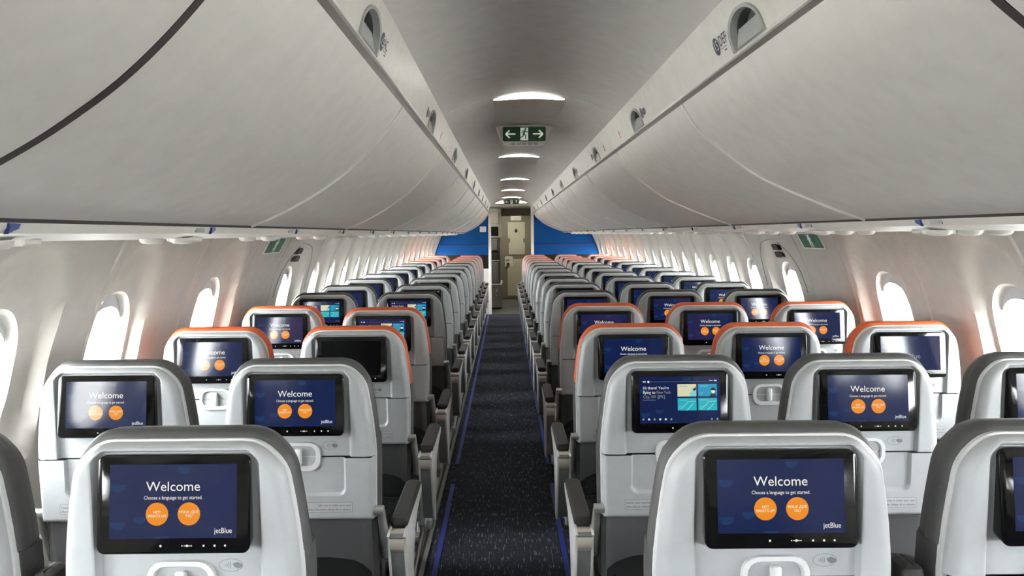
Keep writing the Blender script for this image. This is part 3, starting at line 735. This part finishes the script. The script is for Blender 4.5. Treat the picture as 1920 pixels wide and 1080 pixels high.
def m_disp(kind):
    def f():
        mb = MB(); d0 = -0.0004
        def poly(pts, m, lv): mb.add([spnt(a, b, d0-0.0002*lv) for a, b in pts], [list(range(len(pts)))], m)
        def rect(a0, a1, b0, b1, m, lv): poly([(a0, b0), (a1, b0), (a1, b1), (a0, b1)], m, lv)
        def txt(s, size, a, b, m, lv=2, align='CENTER', w=None):
            vs, fs = text_mesh(s, size, align)
            k = 1 if w is None else w/(max(v[0] for v in vs)-min(v[0] for v in vs))
            mb.add([spnt(x*k+a, z+b, d0-0.0002*lv) for x, z in vs], fs, m)
        zc = (DZ0+DZ1)/2
        rect(-DW, DW, DZ0, DZ1, 'sblack' if kind == 'off' else 'navy', 0)
        if kind != 'off':
            for u, z, r in ((-0.100, zc+0.030, 0.014), (-0.100, zc-0.037, 0.014), (-0.06, zc-0.028, 0.012), (-0.02, zc-0.062, 0.013), (0.02, DZ1-0.004, 0.012)):
                poly([(max(-DW, u+r*math.cos(t)), max(DZ0, z+r*math.sin(t))) for t in [PI+PI*i/10 for i in range(11)]], 'navy2', 1)
        if kind == 'welcome':
            txt('Welcome', 0.0245, 0, zc+0.026, 'swhite', w=0.098); txt('Choose a language to get started.', 0.0092, 0, zc+0.0065, 'swhite', w=0.106)
            for u, a, b in ((-0.029, 'HEY!', "WHAT'S UP?"), (0.029, 'HOLA! \u00bfQU\u00c9', 'TAL?')):
                poly(circle(u, zc-0.0225, 0.0205, 32), 'sor', 2)
                txt(a, 0.0072, u, zc-0.0190, 'swhite', 3, w=0.012 if a == 'HEY!' else 0.034); txt(b, 0.0072, u, zc-0.0262, 'swhite', 3, w=0.034 if 'W' in b else 0.013)
            txt('jetBlue', 0.0135, DW-0.008, DZ0+0.013, 'swhite', 2, 'RIGHT', w=0.032)
        elif kind == 'logo':
            txt('jetBlue', 0.026, 0, zc-0.012, 'sgrey', 2, w=0.075)
        elif kind == 'home':
            rect(-0.10, 0.085, DZ1-0.0145, DZ1-0.0141, 'sgrey', 1); poly(circle(-0.09, DZ1-0.0143, 0.0032, 12), 'swhite', 2); rect(-0.106, -0.098, DZ1-0.0155, DZ1-0.0125, 'swhite', 2)
            rect(0.085, 0.094, DZ1-0.0125, DZ1-0.0110, 'swhite', 2); rect(0.098, 0.106, DZ1-0.0135, DZ1-0.0105, 'swhite', 2)
            L = -0.106
            txt("Hi there! You're", 0.0118, L, zc+0.034, 'swhite', 2, 'LEFT', w=0.073); txt('flying to', 0.0118, L, zc+0.0215, 'swhite', 2, 'LEFT', w=0.035); txt('New York', 0.0118, L+0.039, zc+0.0215, 'sgrey', 2, 'LEFT', w=0.040)
            txt('City, NY [JFK].', 0.0118, L, zc+0.009, 'sgrey', 2, 'LEFT', w=0.064); rect(L, L+0.036, zc-0.0005, zc+0.0005, 'sgrey', 2)
            for i, (u, z, m) in enumerate(((-0.007, zc+0.0095, 'scream'), (0.052, zc+0.0095, 'scyan'), (-0.007, zc-0.030, 'steal'), (0.052, zc-0.030, 'steal'))):
                rect(u, u+0.054, z, z+0.035, m, 2)
                rect(u+0.005, u+0.028, z+0.0285, z+0.030, 'steal2' if i else 'sgrey', 3); 
                N = 14; o = circle(u+0.009, z+0.008, 0.0042, N); q = circle(u+0.009, z+0.008, 0.0032, N)
                if i: mb.add([spnt(a, b, d0-0.0006) for a, b in o+q], [(k, (k+1) % N, N+(k+1) % N, N+k) for k in range(N)], 'steal2')
                if i >= 2: poly([(u+0.010, z+0.006), (u+0.030, z+0.026), (u+0.052, z+0.027), (u+0.052, z+0.025), (u+0.031, z+0.024), (u+0.013, z+0.006)], 'steal2', 3); poly([(u+0.024, z+0.0), (u+0.044, z+0.020), (u+0.047, z+0.020), (u+0.028, z+0.0)], 'steal2', 3)
                if i == 0: poly([(u+0.03, z)]+[(u+0.054-0.02*math.cos(t), z+0.024*math.sin(t)) for t in [PI/2*k/8 for k in range(9)]]+[(u+0.054, z)], 'steal2', 3); poly([(u+0.042, z+0.024), (u+0.047, z+0.022), (u+0.052, z+0.029), (u+0.053, z+0.018), (u+0.047, z+0.016)], 'print', 4)
                if i == 1: poly(circle(u+0.043, z+0.015, 0.0055, 12, 0.0065), 'swhite', 4); poly([(u+0.036, z+0.017), (u+0.038, z+0.024), (u+0.045, z+0.025), (u+0.050, z+0.021), (u+0.050, z+0.017)], 'print', 5); poly([(u+0.033, z), (u+0.036, z+0.008), (u+0.050, z+0.008), (u+0.053, z)], 'print', 5)
            for u in (-0.106, -0.090, -0.074, -0.058, -0.042, -0.026, 0.09, 0.106): poly(circle(u, DZ0+0.0115, 0.003, 8), 'swhite' if u in (-0.09, -0.058, -0.042) else 'sgrey', 2)
        return mb.mesh('display', 'raw')
    return f
# armrests
def side_prof(grow=0.0):
    P = [(0.05, 0.595), (0.06, 0.612), (0.42, 0.618), (0.452, 0.610), (0.448, 0.596), (0.36, 0.578), (0.28, 0.545), (0.235, 0.47), (0.215, 0.39), (0.195, 0.335), (0.165, 0.32), (0.14, 0.345), (0.10, 0.44), (0.062, 0.53)]
    cx = sum(p[0] for p in P)/len(P); cz = sum(p[1] for p in P)/len(P)
    Q = smooth_poly(P+[P[0]], 3)[:-1]
    return [(cx+(a-cx)*(1+grow*0.7), cz+(b-cz)*(1+grow)) for a, b in Q]
TX = Matrix(((0,0,1,0),(1,0,0,0),(0,1,0,0),(0,0,0,1)))   # (a,b,d)->(d,a,b)
def m_arm_core(x):
    def f():
        mb = MB(); mb.prism([p for p in side_prof(0.0)], x-0.021, x+0.021, 'armg', TX)
        mb.tube((x-0.021, 0.072, 0.583), (x+0.021, 0.072, 0.583), 0.034, 'champ', 18)
        return mb.mesh('armrest', 40)
    return f
def m_arm_plate(x):
    def f():
        mb = MB()
        for s in (-1, 1): mb.prism(side_prof(0.055), x+s*0.0205 if s > 0 else x-0.0275, x+0.0275 if s > 0 else x-0.0205, 'armw', TX)
        return mb.mesh('side_plate', 40)
    return f
def m_arm_pad(x):
    def f():
        mb = MB(); lo = []
        for ins, z in ((0.002, 0.612), (0.0, 0.618), (0.0, 0.634), (0.006, 0.642)):
            lo.append([(x+a, b, z) for a, b in rrect(-0.026+ins, 0.026-ins, 0.085+ins, 0.46-ins, 0.012, 3)])
        loft(mb, lo, 'pad'); return mb.mesh('arm_pad', 40)
    return f
def m_arm_mid(x):
    def f():
        mb = MB(); lo = []
        for ins, t in ((0.008, -0.01), (0.0, 0.0), (0.0, 0.30), (0.003, 0.315), (0.012, 0.322)):
            c = Vector((x, 0.085, 0.545))+Vector((0, -0.10*t, t)); lo.append([tuple(c+Vector((a, b, 0))) for a, b in rrect(-0.022+ins, 0.022-ins, -0.035+ins, 0.035-ins, 0.012, 3)])
        loft(mb, lo, 'pad'); return mb.mesh('armrest_raised', 40)
    return f
def m_shroud(x):
    def f():
        mb = MB(); P = [(0.16, 0.30), (0.22, 0.27), (0.50, 0.30), (0.55, 0.36), (0.54, 0.42), (0.48, 0.455), (0.22, 0.45), (0.17, 0.40)]
        mb.prism(smooth_poly(P+[P[0]], 3)[:-1], x-0.014, x+0.014, 'armw', TX); return mb.mesh('side_shroud', 40)
    return f
def m_bar(x):
    def f():
        mb = MB(); mb.tube((x, -0.06, 0.10), (x, 0.42, 0.16), 0.011, 'metal', 8); mb.tube((x, 0.42, 0.16), (x, 0.45, 0.30), 0.011, 'metal', 8); mb.box(x-0.016, x+0.016, -0.09, -0.03, 0.075, 0.12, 'metal', bev=0.004); return mb.mesh('baggage_bar', 50)
    return f

COLS = {'A': -1.150, 'C': -0.608, 'D': 0.496, 'E': 1.035, 'F': 1.578}
CN = {'A': 'left window', 'C': 'left aisle', 'D': 'right aisle', 'E': 'right middle', 'F': 'right window'}
SCR = {('A',1):'welcome',('C',1):'welcome',('D',1):'welcome',('E',1):'welcome', ('D',2):'home',('F',2):'logo', ('C',3):'off',('F',3):'logo', ('C',4):'home', ('A',5):'home',('C',5):'home',
       ('C',6):'off',('C',7):'off',('C',8):'off',('D',6):'off',('C',9):'off',('E',9):'off',('C',10):'off',('D',9):'off',('E',10):'off',('C',11):'off'}
DYC = {('C',4): -0.13, ('D',7): -0.09, ('D',6): 0.03}
for r, ry in enumerate(ROWS, 1):
    orange = r in (3, 4) or r >= 12
    for c, cx in COLS.items():
        if r == 1 and c == 'F': continue
        sc = SCR.get((c, r), 'welcome')
        sd = {'welcome': 'lit welcome screen', 'home': 'lit tiled menu screen', 'off': 'blank black screen', 'logo': 'airline logo screen'}[sc]
        if r == 1: rw = 'nearest row'
        else: rw = '%s row from the camera' % ordn[r-1]
        S = empty('airplane_seat', (cx, ry+DYC.get((c, r), 0), 0), '%s %s seat%s, %s' % ('orange-topped' if orange else 'grey', CN[c], ' with '+sd if (r <= 5 and (c, r) not in (('A', 1), ('E', 1))) else '', rw), 'seat', 'seats in the %s column' % CN[c])
        def part(name, key, fn, parent=None): return link(name, cached(key, fn), parent or S)
        part('seat_cushion', 'cush', m_cush); part('backrest', 'back', m_back)
        part('headrest_cover', 'head'+str(orange), m_head('orange' if orange else 'lthr'))
        part('back_shell', 'shell', m_shell); part('shell_edge_highlight', 'rim', m_edge_highlight)
        tr = part('tray_table', 'tray', m_tray)
        if r <= 11: part('placard', 'plac%d' % (r <= 5), m_plac(r <= 5), tr)
        la = part('latch_surround', 'latch', m_latch); part('tray_latch', 'pin', m_latchpin, la)
        if r <= 6: part('contactless_mark', 'icon', m_icon)
        b = part('screen', 'bezel', m_bezel); part('display', 'disp'+sc, m_disp(sc), b)
        part('lower_back', 'lower', m_lower); part('seat_pocket', 'pocket', m_pocket); part('seat_frame', 'frame', m_frame)
        lx = {'A': -0.1, 'C': 0.17, 'D': -0.155, 'E': 0.0, 'F': 0.1}[c]
        part('leg', 'leg%s' % c, m_leg(lx)); part('leg', 'leg2%s' % c, m_leg2(lx))
        for sx in (-1, 1): part('hinge', 'hinge%d' % sx, m_hinge(sx))
        if c in 'CD':
            ax = 0.278 if c == 'C' else -0.270
            a = part('armrest', 'arm'+c, m_arm_core(ax)); part('side_plate', 'plate'+c, m_arm_plate(ax), a); part('arm_pad', 'pad'+c, m_arm_pad(ax), a)
            part('side_shroud', 'shr'+c, m_shroud(ax-0.03 if c == 'C' else ax+0.03)); part('baggage_bar', 'bar'+c, m_bar(ax-0.055 if c == 'C' else ax+0.06))
        if c in 'A': part('armrest', 'midA', m_arm_mid(0.27))
        if c in 'EF': part('armrest', 'mid'+c, m_arm_mid(-0.27))

# ================================================================== SIGNS
TF = lambda x, y, z: Matrix(((1,0,0,x),(0,0,1,y),(0,1,0,z),(0,0,0,1)))   # (a,b,d) -> (x+a, y+d, z+b); faces -y for negative d
def ceiling_sign(y, w, lab, up):
    zt = vault(cc)-0.004; Sg = empty('exit_sign', (cc, y, zt), lab, 'exit sign', None)
    mb = MB(); P = [(-w*0.66, -0.004), (w*0.66, -0.004), (w*0.64, -0.03), (w*0.52, -0.105), (w*0.40, -0.128), (-w*0.40, -0.128), (-w*0.52, -0.105), (-w*0.64, -0.03)]
    lo = []
    for sc, d in ((0.96, -0.012), (1.0, 0.0), (1.0, 0.10), (0.8, 0.2)):
        lo.append([(a*sc, d, b*sc-0.0) for a, b in smooth_poly(P+[P[0]], 3)[:-1]])
    loft(mb, lo, 'signw'); link('housing', mb.mesh('housing', 50), Sg)
    T = TF(0, 0, 0); h = 0.082; zc = -0.056
    mb = MB(); mb.prism(rrect(-w/2, w/2, zc-h/2, zc+h/2, 0.008, 3), -0.010, -0.017, 'green', T); pl = link('sign_face', mb.mesh('sign_face', 40), Sg)
    mb = MB(); d = -0.0176
    mb.flat([(-0.022, zc-0.036), (0.022, zc-0.036), (0.022, zc+0.036), (-0.022, zc+0.036)], d, 'signp', T)
    running_man(mb, 0, zc, 0.072, d-0.0006, 'greend', T)
    for s in (-1, 1):
        if s > 0 and up:
            thick(mb, (s*0.085, zc-0.026), (s*0.085, zc+0.026), 0.008, d, 'signp', T); thick(mb, (s*0.085, zc+0.028), (s*0.085-0.02, zc+0.006), 0.009, d, 'signp', T); thick(mb, (s*0.085, zc+0.028), (s*0.085+0.02, zc+0.006), 0.009, d, 'signp', T)
        else:
            thick(mb, (s*0.05, zc), (s*0.104, zc), 0.008, d, 'signp', T); thick(mb, (s*0.106, zc), (s*0.084, zc+0.022), 0.009, d, 'signp', T); thick(mb, (s*0.106, zc), (s*0.084, zc-0.022), 0.009, d, 'signp', T)
    link('pictogram', mb.mesh('pictogram', 'raw'), pl)
    for k in range(5):
        mb = MB(); a = -0.064+0.032*k; mb.prism(rrect(a-0.0125, a+0.0125, -0.118, -0.106, 0.003, 2), -0.008, -0.0155, 'placard', T); link('sign_button', mb.mesh('sign_button'), Sg)
ceiling_sign(4.42, 0.245, 'green exit sign with running figure between two arrows, nearer on ceiling', False)
ceiling_sign(13.80, 0.245, 'dark green exit sign with up arrow, at far end of ceiling', True)
for side, sname in ((-1, 'left'), (1, 'right')):
    yc, zc = 4.33, 1.447; x = wall_x(side, yc, zc)
    dx = (wall_x(side, yc, zc+0.05)-wall_x(side, yc, zc-0.05)); up = Vector((dx, 0, 0.1)).normalized(); ydir = Vector((0, 1 if side < 0 else -1, 0)); nn = ydir.cross(up)
    if nn.x*side > 0: nn = -nn
    T = Matrix(((ydir.x, up.x, nn.x, 0), (ydir.y, up.y, nn.y, 0), (ydir.z, up.z, nn.z, 0), (0,0,0,1)))
    Sg = empty('exit_sign', (x, yc, zc), 'small green exit plate on the %s side wall beside the hatch' % sname, 'exit sign', None)
    mb = MB(); mb.prism(rrect(-0.155, 0.155, -0.052, 0.052, 0.008, 3), -0.004, 0.006, 'signw', T); link('backing', mb.mesh('backing'), Sg)
    mb = MB(); mb.prism(rrect(-0.135, 0.135, -0.044, 0.044, 0.003, 2), 0.006, 0.008, 'greend', T); pl = link('sign_face', mb.mesh('sign_face'), Sg)
    mb = MB(); mb.flat([(-0.026, -0.042), (0.026, -0.042), (0.026, 0.042), (-0.026, 0.042)], 0.0086, 'tag', T); running_man(mb, 0, 0, 0.084, 0.0092, 'signp', T); link('pictogram', mb.mesh('pictogram', 'raw'), pl)

# ================================================================== FRONT OF THE CABIN
PX0, PX1 = -0.30, 0.505      # aisle edges of the two dividers
for side, sname, xa in ((-1, 'left', PX0), (1, 'right', PX1)):
    xo = wall_x(side, YB, 0.8)+side*0.05
    x0, x1 = (xo, xa) if side < 0 else (xa, xo)
    Bk = empty('cabin_divider', (xa, YB, 0), 'blue cabin divider on the %s side of the aisle, behind the last orange seats' % sname, 'divider')
    q = lambda nm, *a, **k: link(nm, (lambda b: b.mesh(nm))(MB().box(*a, **k)), Bk, (-xa, -YB, 0) and None)
    def pb(nm, xx0, xx1, yy0, yy1, zz0, zz1, m, bev=0.0):
        b_ = MB()
        if 'panel' in nm or nm == 'ledge':
            zs_ = [zz0+(min(zz1, 1.99)-zz0)*i/5 for i in range(6)]
            rim_ = [(wall_x(side, YB, min(z, 1.5))-side*0.004-xa, z) for z in zs_]
            b_.prism([(0, zs_[0])]+rim_+[(0, zs_[-1])], yy0-YB, yy1-YB, m, TF(0, 0, 0))
        else: b_.box(xx0-xa, xx1-xa, yy0-YB, yy1-YB, zz0, zz1, m, bev=bev)
        return link(nm, b_.mesh(nm), Bk)
    pb('upper_panel', x0, x1, YB, YB+0.05, 1.29, 2.25, 'blue'); pb('ledge', x0, x1, YB-0.02, YB+0.05, 1.265, 1.29, 'blued', 0.004)
    pb('middle_panel', x0, x1, YB-0.012, YB+0.05, 1.105, 1.265, 'blue'); pb('dark_panel', x0, x1, YB-0.004, YB+0.05, 0.85, 1.105, 'bdark'); pb('lower_panel', x0, x1, YB-0.004, YB+0.05, 0.0, 0.85, 'fascia')
    pb('post', xa-0.02 if side < 0 else xa-0.03, xa+0.03 if side < 0 else xa+0.02, YB-0.03, YB+0.09, 0.0 if side < 0 else 1.10, 2.06 if side > 0 else 1.98, 'edge', 0.008)
    if side > 0: pb('lower_post', xa-0.02, xa+0.02, YB-0.02, YB+0.08, 0, 1.10, 'edge', 0.006)
    if side < 0: pb('wall_plate', -0.48, -0.36, YB-0.02, YB, 1.535, 1.640, 'signw', 0.006)
# ceiling over the front galley
mb = MB(); mb.box(-1.5, 1.9, YB+0.05, YF, 2.02, 2.06, 'ceil'); o = link('ceiling', mb.mesh('ceiling_front')); tag(o, 'flat low ceiling over the front galley', 'ceiling', kind='structure')
mb = MB(); mb.box(-1.6, 2.0, YF, YF+0.1, 0, 2.2, 'olive'); o = link('wall_front', mb.mesh('wall_front')); tag(o, 'olive grey front wall around the flight deck door', 'wall', kind='structure')
mb = MB(); mb.box(0.62, 0.66, YB+0.1, YF, 0, 2.02, 'olive'); o = link('wall_lavatory', mb.mesh('wall_lav')); tag(o, 'olive side wall right of the front door passage', 'wall', kind='structure')
DR = tag(bpy.data.objects.new('door_1', None), 'beige flight deck door at the far end of the aisle', 'door', kind='structure'); col.objects.link(DR); DR.location = (0.24, YF, 0)
def db(nm, pts, d0, d1, m, par=None):
    b_ = MB(); b_.prism(pts, d0, d1, m, TF(0, 0, 0)); return link(nm, b_.mesh(nm), par or DR)
db('door_leaf', rrect(-0.36, 0.36, 0.02, 1.93, 0.02), -0.02, 0.0, 'olive')
# upper panel with side notches
up = [(-0.17, 1.02), (0.20, 1.02), (0.20, 1.28), (0.16, 1.30), (0.16, 1.38), (0.20, 1.40), (0.20, 1.76), (-0.19, 1.76), (-0.19, 1.40), (-0.14, 1.38), (-0.14, 1.30), (-0.17, 1.28)]
u_ = db('upper_panel', up, -0.035, -0.02, 'beige'); db('peephole', circle(0.0, 1.56, 0.035, 14), -0.05, -0.035, 'dark', u_); db('peephole_ring', circle(0.0, 1.61, 0.02, 14), -0.045, -0.035, 'chrome', u_)
db('lower_panel', rrect(-0.20, 0.34, 0.08, 0.92, 0.01), -0.035, -0.02, 'beige')
lk = db('lock_plate', rrect(-0.26, -0.08, 0.74, 0.98, 0.015), -0.045, -0.035, 'cream'); db('lock_knob', circle(-0.19, 0.80, 0.035, 14), -0.07, -0.045, 'dark', lk); db('lock_slot', rrect(-0.23, -0.16, 0.885, 0.905, 0.003), -0.05, -0.045, 'dark', lk)
db('door_sign', rrect(-0.12, 0.12, 1.80, 1.91, 0.005), -0.03, -0.02, 'champ')
# galley unit with attendant seat on the left
G = empty('galley_unit', (-0.5, 15.3, 0), 'cream galley cabinet left of the passage beyond the blue divider', 'galley cabinet')
def gb(nm, x0, x1, y0, y1, z0, z1, m, bev=0.005, par=None):
    b_ = MB(); b_.box(x0+0.5, x1+0.5, y0-15.3, y1-15.3, z0, z1, m, bev=bev); return link(nm, b_.mesh(nm), par or G)
gb('upper_cabinet', -0.95, -0.085, 15.3, 16.4, 1.42, 2.01, 'cream'); gb('cabinet_door', -0.29, -0.14, 15.288, 15.3, 1.70, 1.92, 'cream', 0.004); gb('monitor', -0.30, -0.15, 15.285, 15.3, 1.46, 1.64, 'bdark', 0.004)
gb('recess_panel', -0.95, -0.11, 15.36, 16.4, 0.50, 1.42, 'galley'); gb('lower_cabinet', -0.95, -0.085, 15.3, 16.4, 0.03, 0.48, 'galley'); gb('counter_edge', -0.95, -0.075, 15.28, 16.4, 0.48, 0.505, 'edge')
lt = gb('latch_plate', -0.20, -0.16, 15.285, 15.3, 0.26, 0.40, 'champ', 0.003); gb('latch_button', -0.19, -0.17, 15.278, 15.286, 0.30, 0.33, 'dark', 0.001, lt)
J = empty('attendant_seat', (-0.3, 15.3, 0), 'grey folded attendant seat on the galley wall', 'attendant seat')
for nm, z0, z1, m, y0 in (('headrest', 1.16, 1.40, 'galley', 15.25), ('backrest', 0.98, 1.14, 'lthr', 15.27), ('folded_seat', 0.52, 0.95, 'galley', 15.27)):
    b_ = MB(); b_.box(-0.04, 0.165 if nm != 'headrest' else 0.15, y0-15.3, 0.06, z0, z1, m, bev=0.02); o = link(nm, b_.mesh(nm), J)
b_ = MB(); b_.box(-0.05, 0.17, -0.035, 0.06, 0.955, 0.972, 'edge', bev=0.004); link('seat_edge', b_.mesh('seat_edge'), J)
mb = MB(); mb.box(-1.0, 0.62, 15.95, 16.0, 1.865, 2.02, 'header'); o = link('trim_7', mb.mesh('header')); tag(o, 'beige ceiling header above the passage to the flight deck door', 'header', kind='structure')
GL = empty('galley_fill_light', (0.15, 16.75, 2.02), 'added square fill light over the front galley, out of view', 'ceiling light')  # added to brighten the flight deck door, unseen behind the header
b_ = MB(); b_.box(-0.30, 0.30, -0.34, 0.34, -0.012, 0.0, 'signw', bev=0.004); link('fill_light_frame', b_.mesh('fill_light_frame'), GL)
b_ = MB(); b_.box(-0.26, 0.26, -0.30, 0.30, -0.016, -0.011, 'galleyfill'); link('lens', b_.mesh('lens'), GL)
GL = empty('galley_fill_light', (-0.72, 14.85, 2.02), 'small added fill light inside the front entry, hidden behind the left divider', 'ceiling light')  # added to brighten the galley cabinet fronts, unseen from the aisle
b_ = MB(); b_.box(-0.20, 0.20, -0.25, 0.25, -0.012, 0.0, 'signw', bev=0.004); link('fill_light_frame', b_.mesh('fill_light_frame'), GL)
b_ = MB(); b_.box(-0.17, 0.17, -0.22, 0.22, -0.016, -0.011, 'galleyfill'); link('lens', b_.mesh('lens'), GL)
# ---- ground outside
mb = MB(); mb.box(-60, 60, -60, 80, -3.0, -2.9, 'apron'); o = link('ground', mb.mesh('ground')); tag(o, 'pale concrete airport apron far below the windows', 'ground', kind='structure')
